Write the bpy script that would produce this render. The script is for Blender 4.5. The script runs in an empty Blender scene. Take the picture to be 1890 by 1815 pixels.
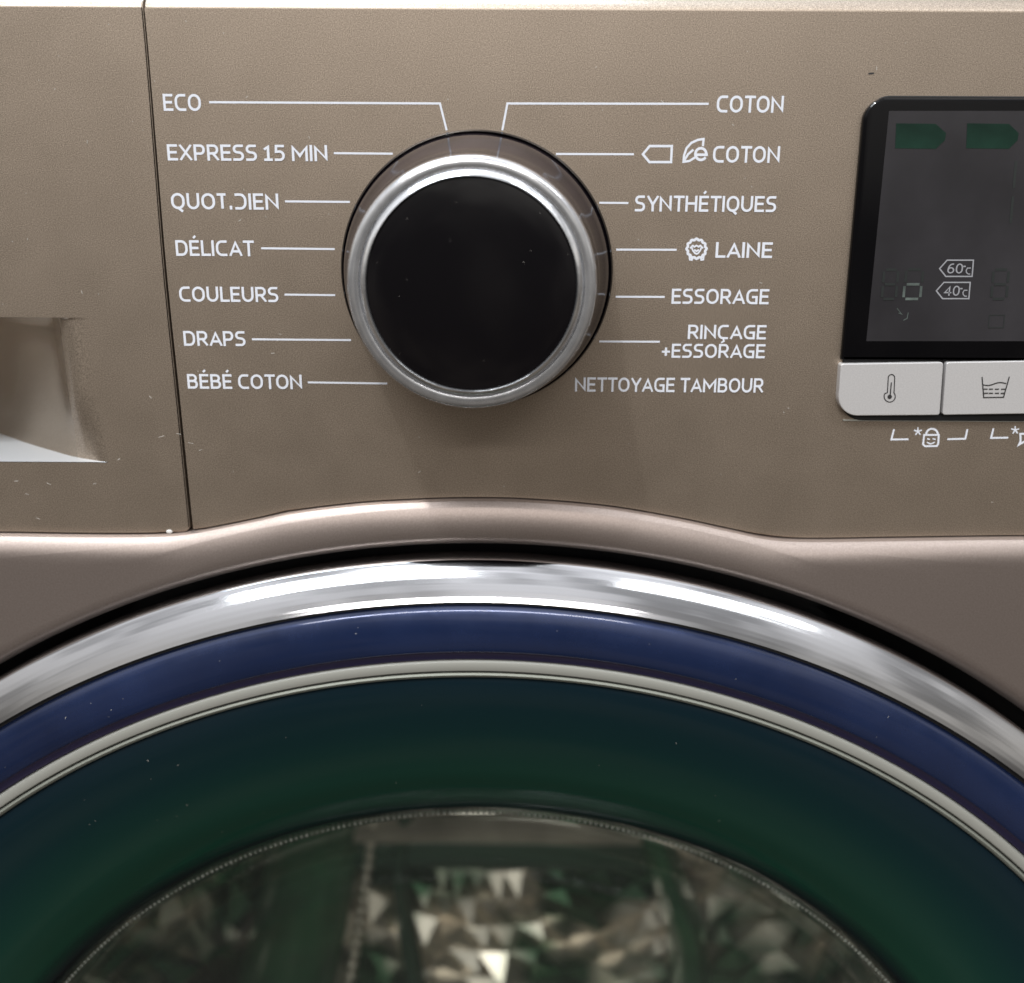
import bpy, bmesh, math, random
from mathutils import Vector
import numpy as np
random.seed(7)
S = bpy.context.scene
C = S.collection
R_ = math.radians

# ------------------------------------------------------------ camera
F, W, H, D = 1950.0, 1890.0, 1815.0, 0.233      # focal length and picture size in photo pixels, metres to the panel
PHI, ROLL = math.atan(F / 6589), 34 / 6589
EYE = 0.80                                       # height of the lens above the floor
FW = Vector((0, math.cos(PHI), -math.sin(PHI)))
RT0, UP0 = Vector((1, 0, 0)), Vector((0, math.sin(PHI), math.cos(PHI)))
RT = RT0 * math.cos(ROLL) + UP0 * math.sin(ROLL)
UP = -RT0 * math.sin(ROLL) + UP0 * math.cos(ROLL)
cam_d = bpy.data.cameras.new('camera')
cam = bpy.data.objects.new('camera', cam_d); C.objects.link(cam)
from mathutils import Matrix
m = Matrix((RT, UP, -FW)).transposed().to_4x4(); m.translation = Vector((0, -D, EYE))
cam.matrix_world = m
cam_d.sensor_width = 36; cam_d.sensor_fit = 'HORIZONTAL'; cam_d.lens = 36 * F / W
cam_d.clip_start = .01; cam_d.clip_end = 50
cam_d.dof.use_dof = True; cam_d.dof.focus_distance = .226; cam_d.dof.aperture_fstop = 11
S.camera = cam

# ------------------------------------------------------------ light: a lit interior with ceiling lamps in front of the machine and one added overhead
world = bpy.data.worlds.new('World'); S.world = world; world.use_nodes = True
nt = world.node_tree; nt.nodes.clear()
wo = nt.nodes.new('ShaderNodeOutputWorld'); wb = nt.nodes.new('ShaderNodeBackground')
tc = nt.nodes.new('ShaderNodeTexCoord'); sx = nt.nodes.new('ShaderNodeSeparateXYZ')
rp = nt.nodes.new('ShaderNodeValToRGB'); mp = nt.nodes.new('ShaderNodeMapRange')
nt.links.new(tc.outputs['Generated'], sx.inputs[0]); nt.links.new(sx.outputs[2], mp.inputs[0])
mp.inputs[1].default_value = -1; mp.inputs[2].default_value = 1
nt.links.new(mp.outputs[0], rp.inputs[0]); nt.links.new(rp.outputs[0], wb.inputs[0])
els = rp.color_ramp.elements
els[0].position = .0; els[0].color = (.085, .070, .054, 1)
els[1].position = 1.; els[1].color = (1.35, 1.38, 1.45, 1)
for p, c in ((.40, (.105, .090, .074, 1)), (.50, (.17, .16, .15, 1)), (.60, (.50, .48, .45, 1)), (.75, (.72, .72, .73, 1))):
    e = els.new(p); e.color = c
wb.inputs[1].default_value = 1.0
wn = nt.nodes.new('ShaderNodeTexNoise'); wn.inputs['Scale'].default_value = 2.6; wn.inputs['Detail'].default_value = 3; wn.inputs['Roughness'].default_value = .6
nt.links.new(tc.outputs['Generated'], wn.inputs['Vector'])
wr = nt.nodes.new('ShaderNodeMapRange'); wr.interpolation_type = 'SMOOTHSTEP'; nt.links.new(wn.outputs['Fac'], wr.inputs[0])
wr.inputs[1].default_value = .40; wr.inputs[2].default_value = .60; wr.inputs[3].default_value = .55; wr.inputs[4].default_value = 1.40
wm = nt.nodes.new('ShaderNodeVectorMath'); wm.operation = 'SCALE'; nt.links.new(rp.outputs[0], wm.inputs[0]); nt.links.new(wr.outputs[0], wm.inputs['Scale'])
nt.links.new(wm.outputs[0], wb.inputs[0])
nt.links.new(wb.outputs[0], wo.inputs[0])

def ceiling_lamp(name, loc, sx_, sy_, power, col):
    l = bpy.data.lights.new(name, 'AREA'); l.shape = 'RECTANGLE'; l.size = sx_; l.size_y = sy_
    l.energy = power; l.color = col
    o = bpy.data.objects.new(name, l); C.objects.link(o); o.location = loc
    return o
ceiling_lamp('ceiling_lamp', (-.75, -1.15, 2.45), 1.2, .30, 26, (.93, .97, 1.0))
ceiling_lamp('ceiling_lamp', (1.25, -1.15, 2.45), 1.2, .30, 13, (.95, .98, 1.0))
ceiling_lamp('ceiling_lamp', (-.2, -3.2, 2.45), 2.4, .30, 60, (1.0, .965, .94))
ceiling_lamp('ceiling_lamp', (-.55, .12, 2.45), 1.5, .40, 20, (.68, .84, 1.0))  # added above the machine to whiten the panel's top edge
sp = bpy.data.lights.new('spot_lamp', 'AREA'); sp.shape = 'DISK'; sp.size = .06; sp.energy = 9; sp.color = (.95, .98, 1)
so = bpy.data.objects.new('spot_lamp', sp); C.objects.link(so); so.location = (-.42, -.85, 2.3)
so.rotation_euler = (Vector((0, 0, .7)) - so.location).to_track_quat('-Z', 'Y').to_euler()

S.view_settings.view_transform = 'Standard'; S.view_settings.look = 'None'
S.view_settings.exposure = 0.0; S.view_settings.gamma = 1
S.render.engine = 'CYCLES'
S.cycles.max_bounces = 10; S.cycles.transparent_max_bounces = 12; S.cycles.glossy_bounces = 6

# ------------------------------------------------------------ pixel -> point on a plane h metres proud of the panel
def U(px, py, h=0.0):
    u, v = px - W / 2, py - H / 2
    d = RT * u - UP * v + FW * F
    t = (D - h) / d.y
    p = Vector((0, -D, EYE)) + d * t
    return p
def UZ(px, py, z):                               # pixel -> point on the level plane z
    u, v = px - W / 2, py - H / 2
    d = RT * u - UP * v + FW * F
    return Vector((0, -D, EYE)) + d * ((z - EYE) / d.z)

# ------------------------------------------------------------ materials
def pmat(name, col, rough=.5, metal=0., coat=0., coat_rough=.05, spec=.5, flake=0., flake_scale=2600., bump=0., bump_scale=2600., mottle=0., mottle_scale=30., rough_var=0., alpha_fac=None):
    mt = bpy.data.materials.new(name); mt.use_nodes = True
    n = mt.node_tree.nodes; L = mt.node_tree.links; b = n['Principled BSDF']
    b.inputs['Base Color'].default_value = (*col, 1); b.inputs['Roughness'].default_value = rough
    b.inputs['Metallic'].default_value = metal; b.inputs['Coat Weight'].default_value = coat
    b.inputs['Coat Roughness'].default_value = coat_rough; b.inputs['Specular IOR Level'].default_value = spec
    t = n.new('ShaderNodeTexCoord')
    last = None
    def noise(scale, detail=2, rgh=.5):
        x = n.new('ShaderNodeTexNoise'); x.inputs['Scale'].default_value = scale; x.inputs['Detail'].default_value = detail
        x.inputs['Roughness'].default_value = rgh; L.new(t.outputs['Object'], x.inputs['Vector']); return x
    def mixcol(a, fac_out, lo, hi, amount):
        r = n.new('ShaderNodeMapRange'); L.new(fac_out, r.inputs[0])
        r.inputs[1].default_value = .25; r.inputs[2].default_value = .75; r.inputs[3].default_value = 1 - amount; r.inputs[4].default_value = 1 + amount
        v = n.new('ShaderNodeVectorMath'); v.operation = 'SCALE'
        if a is None: v.inputs[0].default_value = col
        else: L.new(a, v.inputs[0])
        L.new(r.outputs[0], v.inputs['Scale']); return v.outputs[0]
    if flake: last = mixcol(last, noise(flake_scale, 1).outputs['Fac'], 0, 1, flake)
    if mottle: last = mixcol(last, noise(mottle_scale, 4).outputs['Fac'], 0, 1, mottle)
    if last is not None: L.new(last, b.inputs['Base Color'])
    if rough_var:
        r = n.new('ShaderNodeMapRange'); L.new(noise(90, 5, .65).outputs['Fac'], r.inputs[0])
        r.inputs[1].default_value = .3; r.inputs[2].default_value = .7
        r.inputs[3].default_value = max(0, rough - rough_var); r.inputs[4].default_value = rough + rough_var
        L.new(r.outputs[0], b.inputs['Roughness'])
    if bump:
        bn = n.new('ShaderNodeBump'); bn.inputs['Strength'].default_value = bump; bn.inputs['Distance'].default_value = .0001
        L.new(noise(bump_scale, 2).outputs['Fac'], bn.inputs['Height']); L.new(bn.outputs[0], b.inputs['Normal'])
    return mt
M = {}
M['bronze'] = pmat('bronze_paint', (.392, .318, .249), .44, .82, coat=.50, coat_rough=.13, flake=.44, flake_scale=4600, bump=.25, bump_scale=3800, mottle=.04, mottle_scale=18, rough_var=.03)
M['body'] = pmat('body_paint', (.345, .286, .256), .43, .80, flake=.10, flake_scale=2600, bump=.12, bump_scale=1800, mottle=.02)
M['chrome'] = pmat('acrylic_over_silver', (.44, .44, .45), .10, 1., coat=1, coat_rough=.012)
M['chrome_soft'] = pmat('worn_chrome', (.88, .89, .91), .10, .93, rough_var=.06, bump=.30, bump_scale=800)
M['acrylic'] = pmat('silver_backed_acrylic', (.58, .58, .59), .17, .78, coat=1, mottle=.12, mottle_scale=420, rough_var=.08)
M['silver'] = pmat('satin_silver', (.50, .50, .45), .50, .5)
M['silver_dull'] = pmat('dull_silver', (.26, .27, .23), .55, .4)
M['smoke'] = pmat('smoked_plastic', (.016, .011, .014), .12, 0., spec=.03, mottle=.5, mottle_scale=160, rough_var=.06)
M['black'] = pmat('black_gloss', (.0035, .003, .004), .06, 0., spec=.5, rough_var=.02)
M['black_matt'] = pmat('black_rubber', (.008, .008, .009), .65)
M['blue'] = pmat('blue_lacquer', (.015, .031, .100), .22, .50, coat=1, coat_rough=.05, rough_var=.14, mottle=.30, mottle_scale=24)
M['blue_dark'] = pmat('dark_violet_lacquer', (.030, .026, .070), .20, .4, coat=1, coat_rough=.05)
M['print'] = pmat('white_print', (.80, .82, .88), .5, mottle=.04, mottle_scale=900)
M['print_dim'] = pmat('display_print', (.34, .34, .36), .5)
M['ink'] = pmat('black_ink', (.03, .028, .028), .5)
M['button'] = pmat('silver_button_paint', (.66, .64, .63), .42, .35, flake=.06, flake_scale=3000, bump=.08)
M['screen'] = pmat('display_film', (.032, .030, .033), .13, mottle=.35, mottle_scale=45, spec=.6)
M['glass_black'] = pmat('display_glass_black', (.003, .0028, .0034), .09, spec=.22)
M['seg_green'] = pmat('green_segment', (.009, .030, .020), .3, spec=.25, mottle=.5, mottle_scale=110)
M['seg_dim'] = pmat('unlit_segment', (.029, .033, .032), .2, spec=.55)
M['seg_white'] = pmat('pale_segment', (.10, .12, .11), .35, spec=.3, mottle=.6, mottle_scale=300)
M['steel'] = pmat('drum_steel', (.80, .71, .61), .30, .80, mottle=.30, mottle_scale=25)
def steel_tint():                                   # embossed steel, green reflections painted in as patches
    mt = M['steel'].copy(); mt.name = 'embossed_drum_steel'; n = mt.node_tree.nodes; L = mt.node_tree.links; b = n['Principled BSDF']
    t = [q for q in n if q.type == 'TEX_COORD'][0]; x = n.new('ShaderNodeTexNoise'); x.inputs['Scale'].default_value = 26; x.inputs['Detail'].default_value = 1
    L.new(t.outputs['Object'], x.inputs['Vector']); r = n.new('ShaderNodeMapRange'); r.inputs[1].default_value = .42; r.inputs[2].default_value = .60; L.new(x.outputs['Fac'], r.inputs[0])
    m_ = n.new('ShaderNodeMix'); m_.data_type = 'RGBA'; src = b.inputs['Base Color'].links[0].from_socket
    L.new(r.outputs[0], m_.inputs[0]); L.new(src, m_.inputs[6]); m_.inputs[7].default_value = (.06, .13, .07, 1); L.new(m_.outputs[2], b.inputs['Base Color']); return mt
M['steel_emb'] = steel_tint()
M['steel_dark'] = pmat('dark_drum_steel', (.20, .19, .18), .28, 1.)
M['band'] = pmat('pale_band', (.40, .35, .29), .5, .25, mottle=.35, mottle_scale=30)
M['lifter'] = pmat('dark_green_plastic', (.030, .105, .050), .30, coat=.5, mottle=.4, mottle_scale=40)
M['gasket'] = pmat('green_grey_gasket', (.030, .062, .040), .45)
M['dust'] = pmat('dust', (.62, .58, .52), .8)
M['chip'] = pmat('bare_plastic_chip', (.70, .69, .66), .35)

# radial green to navy colour ramp in the door cover
gm = bpy.data.materials.new('tinted_cover'); gm.use_nodes = True
n = gm.node_tree.nodes; L = gm.node_tree.links; b = n['Principled BSDF']
AX = -.0084; AZ = EYE - .305                      # the axis of door, drum and dial
t = n.new('ShaderNodeTexCoord'); s3 = n.new('ShaderNodeVectorMath'); s3.operation = 'MULTIPLY'; s3.inputs[1].default_value = (1, 0, 1)
ln = n.new('ShaderNodeVectorMath'); ln.operation = 'LENGTH'
L.new(t.outputs['Object'], s3.inputs[0]); L.new(s3.outputs[0], ln.inputs[0])
mr = n.new('ShaderNodeMapRange'); mr.inputs[1].default_value = .150; mr.inputs[2].default_value = .196
cr = n.new('ShaderNodeValToRGB'); L.new(ln.outputs['Value'], mr.inputs[0]); L.new(mr.outputs[0], cr.inputs[0]); L.new(cr.outputs[0], b.inputs['Base Color'])
e = cr.color_ramp.elements; e[0].position = 0; e[0].color = (.004, .010, .012, 1); e[1].position = 1; e[1].color = (.004, .011, .018, 1)
q = e.new(.11); q.color = (.010, .052, .032, 1); q = e.new(.35); q.color = (.009, .044, .031, 1); q = e.new(.65); q.color = (.006, .024, .025, 1)
b.inputs['Roughness'].default_value = .10; b.inputs['Specular IOR Level'].default_value = .35
M['tint'] = gm

# thin clear window: fresnel mix of see-through and mirror
wg = bpy.data.materials.new('window_glass'); wg.use_nodes = True
n = wg.node_tree.nodes; L = wg.node_tree.links; n.remove(n['Principled BSDF'])
tr = n.new('ShaderNodeBsdfTransparent'); tr.inputs[0].default_value = (.90, .94, .91, 1)
gl = n.new('ShaderNodeBsdfGlossy'); gl.inputs['Roughness'].default_value = .03
lw = n.new('ShaderNodeLayerWeight'); lw.inputs[0].default_value = .5
fr = n.new('ShaderNodeMath'); fr.operation = 'POWER'; fr.inputs[1].default_value = 4.0; L.new(lw.outputs['Facing'], fr.inputs[0])
fa = n.new('ShaderNodeMath'); fa.operation = 'MULTIPLY_ADD'; fa.inputs[1].default_value = .75; fa.inputs[2].default_value = .035; L.new(fr.outputs[0], fa.inputs[0]); fr = fa
mx = n.new('ShaderNodeMixShader'); L.new(fr.outputs[0], mx.inputs[0]); L.new(tr.outputs[0], mx.inputs[1]); L.new(gl.outputs[0], mx.inputs[2])
df = n.new('ShaderNodeBsdfDiffuse'); df.inputs[0].default_value = (.55, .58, .55, 1)     # haze put into the glass as a faint diffuse veil
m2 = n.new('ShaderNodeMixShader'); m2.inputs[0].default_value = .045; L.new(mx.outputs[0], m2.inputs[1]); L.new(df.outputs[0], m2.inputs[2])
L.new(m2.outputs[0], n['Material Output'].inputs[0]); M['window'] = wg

# ------------------------------------------------------------ helpers
def link(name, me, mat, parent=None, label=None, kind=None, smooth=None):
    o = bpy.data.objects.new(name, me); C.objects.link(o)
    if mat is not None: me.materials.append(M[mat])
    if smooth is not None:
        me.polygons.foreach_set('use_smooth', [True] * len(me.polygons))
        me.set_sharp_from_angle(angle=R_(smooth))
    if parent: o.parent = parent
    if label: o['label'] = label
    if kind: o['kind'] = kind
    return o
def mesh(name, verts, faces):
    me = bpy.data.meshes.new(name); me.from_pydata([tuple(v) for v in verts], [], faces); me.update(); return me
def bm_mesh(name, bm):
    bmesh.ops.recalc_face_normals(bm, faces=bm.faces[:])
    me = bpy.data.meshes.new(name); bm.to_mesh(me); bm.free(); return me
def origin(o, p):
    p = Vector(p); o.data.transform(Matrix.Translation(-p)); o.location = p
def lathe(name, prof, mat, parent, cx, cz, seg=256, smooth=40, label=None, wob=None):
    # prof: (radius, height towards the camera) in metres, about an axis along Y; local origin on the axis
    vs, fs = [], []; k = len(prof)
    for i in range(seg):
        a = 2 * math.pi * i / seg; c, s = math.cos(a), math.sin(a)
        for r, h in prof: vs.append((r * c, -h, r * s))
    for i in range(seg):
        j = (i + 1) % seg
        for q in range(k - 1):
            fs.append((i * k + q, i * k + q + 1, j * k + q + 1, j * k + q))
    bm = bmesh.new(); me = mesh(name, vs, fs); bm.from_mesh(me); bpy.data.meshes.remove(me)
    bmesh.ops.remove_doubles(bm, verts=bm.verts[:], dist=1e-7)
    me = bm_mesh(name, bm)
    o = link(name, me, mat, parent, label, smooth=smooth); o.location = (cx, 0, cz)
    return o
def ell(r0, h0, r1, h1, a0, a1, nn=14):           # elliptical arc: centre (r1,h0), semi-axes r0-r1, h1-h0
    return [(r1 + (r0 - r1) * math.cos(R_(a0 + (a1 - a0) * i / nn)), h0 + (h1 - h0) * math.sin(R_(a0 + (a1 - a0) * i / nn))) for i in range(nn + 1)]
def interp(pts):
    xs = [p[0] for p in pts]; ys = [p[1] for p in pts]
    # monotone-ish cubic (Catmull-Rom) on sorted xs
    def fn(x):
        if x <= xs[0]: return ys[0]
        if x >= xs[-1]: return ys[-1]
        i = max(k for k in range(len(xs) - 1) if xs[k] <= x)
        def sl(k):
            a, c = max(k - 1, 0), min(k + 1, len(xs) - 1); return (ys[c] - ys[a]) / (xs[c] - xs[a])
        hh = xs[i + 1] - xs[i]; u = (x - xs[i]) / hh
        return ((2*u**3 - 3*u**2 + 1) * ys[i] + (u**3 - 2*u**2 + u) * hh * sl(i) + (-2*u**3 + 3*u**2) * ys[i+1] + (u**3 - u**2) * hh * sl(i+1))
    return fn
def slab(name, outline, y_back, y_front, mat, parent, bevel=.0003, seg=3, label=None, smooth=12):
    # outline: list of (x, z); a plate between y_back and y_front, bevelled on its front edge
    bm = bmesh.new()
    vs = [bm.verts.new((x, y_front, z)) for x, z in outline]
    f = bm.faces.new(vs); f.normal_update()
    if f.normal.y > 0: bmesh.ops.reverse_faces(bm, faces=[f])
    r = bmesh.ops.extrude_edge_only(bm, edges=bm.edges[:])
    for v in [g for g in r['geom'] if isinstance(g, bmesh.types.BMVert)]: v.co.y = y_back
    if bevel:
        ed = [e_ for e_ in bm.edges if all(abs(v.co.y - y_front) < 1e-9 for v in e_.verts)]
        bmesh.ops.bevel(bm, geom=ed, offset=bevel, segments=seg, profile=.5, affect='EDGES')
    me = bm_mesh(name, bm)
    o = link(name, me, mat, parent, label, smooth=smooth)
    cx = sum(p[0] for p in outline) / len(outline); cz = sum(p[1] for p in outline) / len(outline)
    origin(o, (cx, y_front, cz)); return o
def rounded(corners):                              # corners: (x, z, radius) in order -> outline
    out = []; k = len(corners)
    for i in range(k):
        x, z, r = corners[i]; p = Vector((x, z)); a = Vector(corners[i - 1][:2]); c = Vector(corners[(i + 1) % k][:2])
        if r <= 0: out.append((x, z)); continue
        d1 = (a - p).normalized(); d2 = (c - p).normalized()
        for q in range(9):
            u = q / 8; A_ = p + d1 * r; B_ = p + d2 * r
            # circle-like: rational quadratic
            w = .7071; k0, k1, k2 = (1-u)**2, 2*u*(1-u)*w, u*u
            pt = (A_ * k0 + p * k1 + B_ * k2) / (k0 + k1 + k2); out.append((pt.x, pt.y))
    return out

# ---- flat print: ribbons along polylines, in panel coordinates (x, z)
def ribbon(pts, w, closed=False, cap=True):
    P = [Vector(p) for p in pts]
    q = [P[0]]
    for p in P[1:]:
        if (p - q[-1]).length > 1e-7: q.append(p)
    P = q
    if closed and (P[0] - P[-1]).length < 1e-7: P.pop()
    k = len(P); hw = w / 2
    if not closed and cap:
        P[0] = P[0] + (P[0] - P[1]).normalized() * hw; P[-1] = P[-1] + (P[-1] - P[-2]).normalized() * hw
    vs = []
    for i in range(k):
        if closed: d1 = (P[i] - P[i-1]).normalized(); d2 = (P[(i+1) % k] - P[i]).normalized()
        else:
            d1 = (P[i] - P[i-1]).normalized() if i else (P[1] - P[0]).normalized()
            d2 = (P[i+1] - P[i]).normalized() if i < k - 1 else d1
        n1 = Vector((-d1.y, d1.x)); n2 = Vector((-d2.y, d2.x)); mm = n1 + n2
        if mm.length < 1e-6: mm = n1
        mm.normalize(); l = hw / max(mm.dot(n1), .32)
        vs += [P[i] + mm * l, P[i] - mm * l]
    fs = [(2*i, 2*i+1, 2*i+3, 2*i+2) for i in range(k - 1)]
    if closed: fs.append((2*k-2, 2*k-1, 1, 0))
    return vs, fs
def disc2(c, r, k=16):
    vs = [Vector((c[0] + r * math.cos(2*math.pi*i/k), c[1] + r * math.sin(2*math.pi*i/k))) for i in range(k)]
    return vs, [tuple(range(k))]
def print_obj(name, pieces, y, mat, parent, label=None):
    # every stroke lies a hair above the one before so that no two faces share a plane
    V, Fc = [], []
    for i, (vs, fs) in enumerate(pieces):
        o = len(V); yy = y - .00006 - i * .000006
        V += [(v[0], yy, v[1]) for v in vs]
        for f in fs:
            a = [Vector(vs[q]) for q in f]
            ar = sum(a[j].x * a[(j+1) % len(a)].y - a[(j+1) % len(a)].x * a[j].y for j in range(len(a)))
            f = tuple(q + o for q in f); Fc.append(f if ar > 0 else f[::-1])
    me = mesh(name, V, Fc); ob = link(name, me, mat, parent, label)
    c = sum((Vector(v) for v in V), Vector()) / len(V); origin(ob, c); return ob
def px_strokes(lines, w, h, closed=()):            # polylines in photo pixels on the plane h -> pieces
    out = []
    for i, l in enumerate(lines):
        p = [U(x, y, h) for x, y in l]; out.append(ribbon([(v.x, v.z) for v in p], w, closed=i in closed))
    return out
def arc(cx, cy, rx, ry, a0, a1, k=8): return [(cx + rx * math.cos(R_(a0 + (a1-a0)*i/k)), cy + ry * math.sin(R_(a0 + (a1-a0)*i/k))) for i in range(k + 1)]

rr = lambda x0, y0, x1, y1, rx, ry: arc(x1-rx, y1-ry, rx, ry, 0, 90) + arc(x0+rx, y1-ry, rx, ry, 90, 180) + arc(x0+rx, y0+ry, rx, ry, 180, 270) + arc(x1-rx, y0+ry, rx, ry, 270, 360)
Cc = [(.97, 1)] + arc(.52, .60, .52, .40, 90, 180) + arc(.52, .40, .52, .40, 180, 270) + [(.97, 0)]
Sc = [(.93, 1)] + arc(.38, .765, .38, .235, 90, 255, 10) + arc(.60, .255, .40, .255, 80, -90, 10) + [(.0, 0)]
Ub = arc(.5, .38, .5, .38, 180, 360, 12)
bowl = lambda x1, y0, y1: [(0, y1)] + arc(x1 - .38, (y0+y1)/2, .38, (y1-y0)/2, 90, -90, 10) + [(0, y0)]
EB = [[(1, 1), (0, 1), (0, 0), (1, 0)], [(0, .51), (.9, .51)]]
GL = {  # glyph: (width, open strokes, closed strokes)
 'E': (.46, EB, []), 'C': (.56, [Cc], []), 'O': (.66, [], [rr(0, 0, 1, 1, .5, .42)]), 'X': (.58, [[(0, 0), (1, 1)], [(0, 1), (1, 0)]], []),
 'P': (.52, [[(0, 0), (0, 1)], bowl(1, .42, 1)], []), 'R': (.54, [[(0, 0), (0, 1)], bowl(.98, .44, 1), [(.5, .44), (1, 0)]], []),
 'S': (.50, [Sc], []), 'M': (.80, [[(0, 0), (0, 1), (.5, .30), (1, 1), (1, 0)]], []), 'N': (.62, [[(0, 0), (0, 1), (1, 0), (1, 1)]], []),
 'I': (.0, [[(0, 0), (0, 1)]], []), 'Q': (.66, [[(.52, .0), (.80, -.20)]], [rr(0, 0, 1, 1, .5, .42)]), 'U': (.60, [[(0, 1)] + Ub + [(1, 1)]], []),
 'T': (.54, [[(0, 1), (1, 1)], [(.5, 1), (.5, 0)]], []), 'D': (.60, [], [[(0, 0), (0, 1)] + arc(.5, .58, .5, .42, 90, 0) + arc(.5, .42, .5, .42, 0, -90)]),
 'L': (.44, [[(0, 1), (0, 0), (1, 0)]], []), 'A': (.66, [[(0, 0), (.5, 1), (1, 0)], [(.2, .27), (.8, .27)]], []),
 'B': (.54, [[(0, 0), (0, 1)], bowl(.92, .53, 1), bowl(1, 0, .525)], []), 'G': (.60, [Cc[:-1] + [(1, 0), (1, .47), (.62, .47)]], []),
 'H': (.60, [[(0, 0), (0, 1)], [(1, 0), (1, 1)], [(0, .52), (1, .52)]], []), 'Y': (.58, [[(0, 1), (.5, .42), (1, 1)], [(.5, .42), (.5, 0)]], []),
 '1': (.36, [[(0, .80), (.5, 1), (.5, 0)], [(0, 0), (1, 0)]], []), '5': (.46, [[(.93, 1), (.08, 1), (.04, .58), (.5, .60)] + arc(.5, .30, .5, .30, 90, -90, 10) + [(0, 0)]], []),
 '+': (.40, [[(0, .42), (1, .42)], [(.5, .16), (.5, .68)]], []), '6': (.46, [[(.85, 1)] + arc(.75, .30, .75, .70, 90, 180)], [rr(0, 0, 1, .58, .5, .29)]),
 '0': (.48, [], [rr(0, 0, 1, 1, .5, .42)]), '4': (.52, [[(.75, 0), (.75, 1), (0, .28), (1, .28)]], []),
 'i': (.0, [[(0, .0), (0, .10)]], []), 'd': (.60, [[(.10, 1)] + arc(.5, .58, .5, .42, 90, 0) + arc(.5, .42, .5, .42, 0, -90) + [(.10, 0)]], []),
 't': (.46, [[(0, 1), (.82, 1)], [(.5, 1), (.5, .06)]], []), ' ': (.03, [], []),
}
def glyphs(text, stroke, gap=.115):
    out, x = [], 0.0; t_ = stroke
    for i, ch in enumerate(text):
        acc = ch == 'É'; ced = ch == 'Ç'; g = 'E' if acc else 'C' if ced else ch
        w, op, cl = GL[g]
        tx = lambda p: (x + t_/2 + p[0] * w, t_/2 + p[1] * (1 - t_))
        for s_ in op:
            vs, fs = ribbon([tx(p) for p in s_], t_)
            if g != 'Q': vs = [Vector((v.x, min(max(v.y, 0), 1))) for v in vs]
            out.append((vs, fs))
        for s_ in cl: out.append(ribbon([tx(p) for p in s_], t_, closed=True))
        if acc: out.append(ribbon([(x + .28, 1.13), (x + .42, 1.28)], t_ * .9, cap=False))
        if ced: out.append(ribbon([(x + .40, -.0), (x + .44, -.14), (x + .26, -.24)], t_ * .75, cap=False))
        x += w + t_ + gap * (.6 if ch in 'LTYA' else 1)
    return out, x - gap
def word(name, text, x0, x1, yt, yb, parent, h=0., mat='print', stroke=.155, label=None, y_at=None):
    # x0..x1: left and right edge in pixels; yt, yb: top and base of its first capital
    a, c, tp = U(x0, yb, h), U(x1, yb + (x1 - x0) * .0048, h), U(x0, yt, h)
    hz = tp.z - a.z
    g, wd = glyphs(text, stroke)
    kx = (c.x - a.x) / wd
    # keep stems at their weight: stretch only the layout
    pcs = [([Vector((a.x + v[0] * kx, a.z + v[1] * hz)) for v in vs], fs) for vs, fs in g]
    return print_obj(name, pcs, -h, mat, parent, label)

# ------------------------------------------------------------ the machine
root = bpy.data.objects.new('washing_machine', None); C.objects.link(root)
root.location = (AX, .30, 0); root.empty_display_size = .1
root['label'] = 'bronze front-loading washing machine with program dial, display and round chrome-rimmed door'; root['category'] = 'washing machine'
class Off: pass
def adopt(o, p=None):
    p = p or root; o.parent = p; o.matrix_parent_inverse = Matrix.Translation(-world_loc(p)); return o
def world_loc(o):
    v = Vector(o.location)
    return v
# all parts are laid out in world coordinates; parents only carry the tree
PARENTS = []
def par(o, p): PARENTS.append((o, p))

mm = .001
PW0, PW1 = AX - .2985, AX + .2985                 # the machine's sides
seam_px = [(0, 982.7), (172, 985.2), (309, 984), (364, 978), (418, 968), (480, 955.5), (538, 943), (667, 927.5), (760, 922), (848, 919), (964, 920.6), (1119, 933.5), (1248, 955), (1341, 974.6), (1416, 990), (1492, 994), (1643, 992), (1890, 989)]
sp3 = [U(x, y) for x, y in seam_px]
zflat = sp3[-1].z
seam = interp([(PW0 - .01, sp3[0].z), (-.16, sp3[0].z)] + [(p.x, p.z) for p in sp3] + [(.16, zflat), (PW1 + .01, zflat)])
dv = [U(263.6, 0), U(270.6, 70), U(288, 285), U(305.5, 500), U(331, 749), U(352, 960), U(355, 990)]
seam_x = interp(sorted((p.z, p.x) for p in dv))    # x of the drawer's joint at height z
ZT = U(945, 16.5).z                                # crease under the panel's top edge
TOPP = [(.0, .0), (.0004, .0002), (.0012, .0008), (.0030, .0026), (.0042, .0052), (.0048, .012), (.0050, .050)]

def sheet(name, xl, xr, zb, mat, label, nu, nv, xs_extra=(), round_right=0.):
    """front sheet between x limits xl(z), xr(z), from zb(x) up to the crease and over the top edge"""
    us = sorted(set([i / nu for i in range(nu + 1)] + list(xs_extra)))
    vs_, fs = [], []
    rows = [0, .0035, .02] + [.02 + .98 * (i + 1) / nv for i in range(nv - 1)] + [.990, .9975, 1.0]
    k = len(rows) + len(TOPP) - 1
    for u in us:
        for r in rows:
            z = ZT - (1 - r) * .11
            x = xl(z) + u * (xr(z) - xl(z)); z0 = zb(x)
            z = z0 + r * (ZT - z0); x = xl(z) + u * (xr(z) - xl(z)); vs_.append((x, 0, z))
        for dz, dy in TOPP[1:]:
            z = ZT + dz; x = xl(z) + u * (xr(z) - xl(z)); vs_.append((x, dy, z))
    for i in range(len(us) - 1):
        for j in range(k - 1): fs.append((i*k+j, (i+1)*k+j, (i+1)*k+j+1, i*k+j+1))
    return vs_, fs
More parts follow.
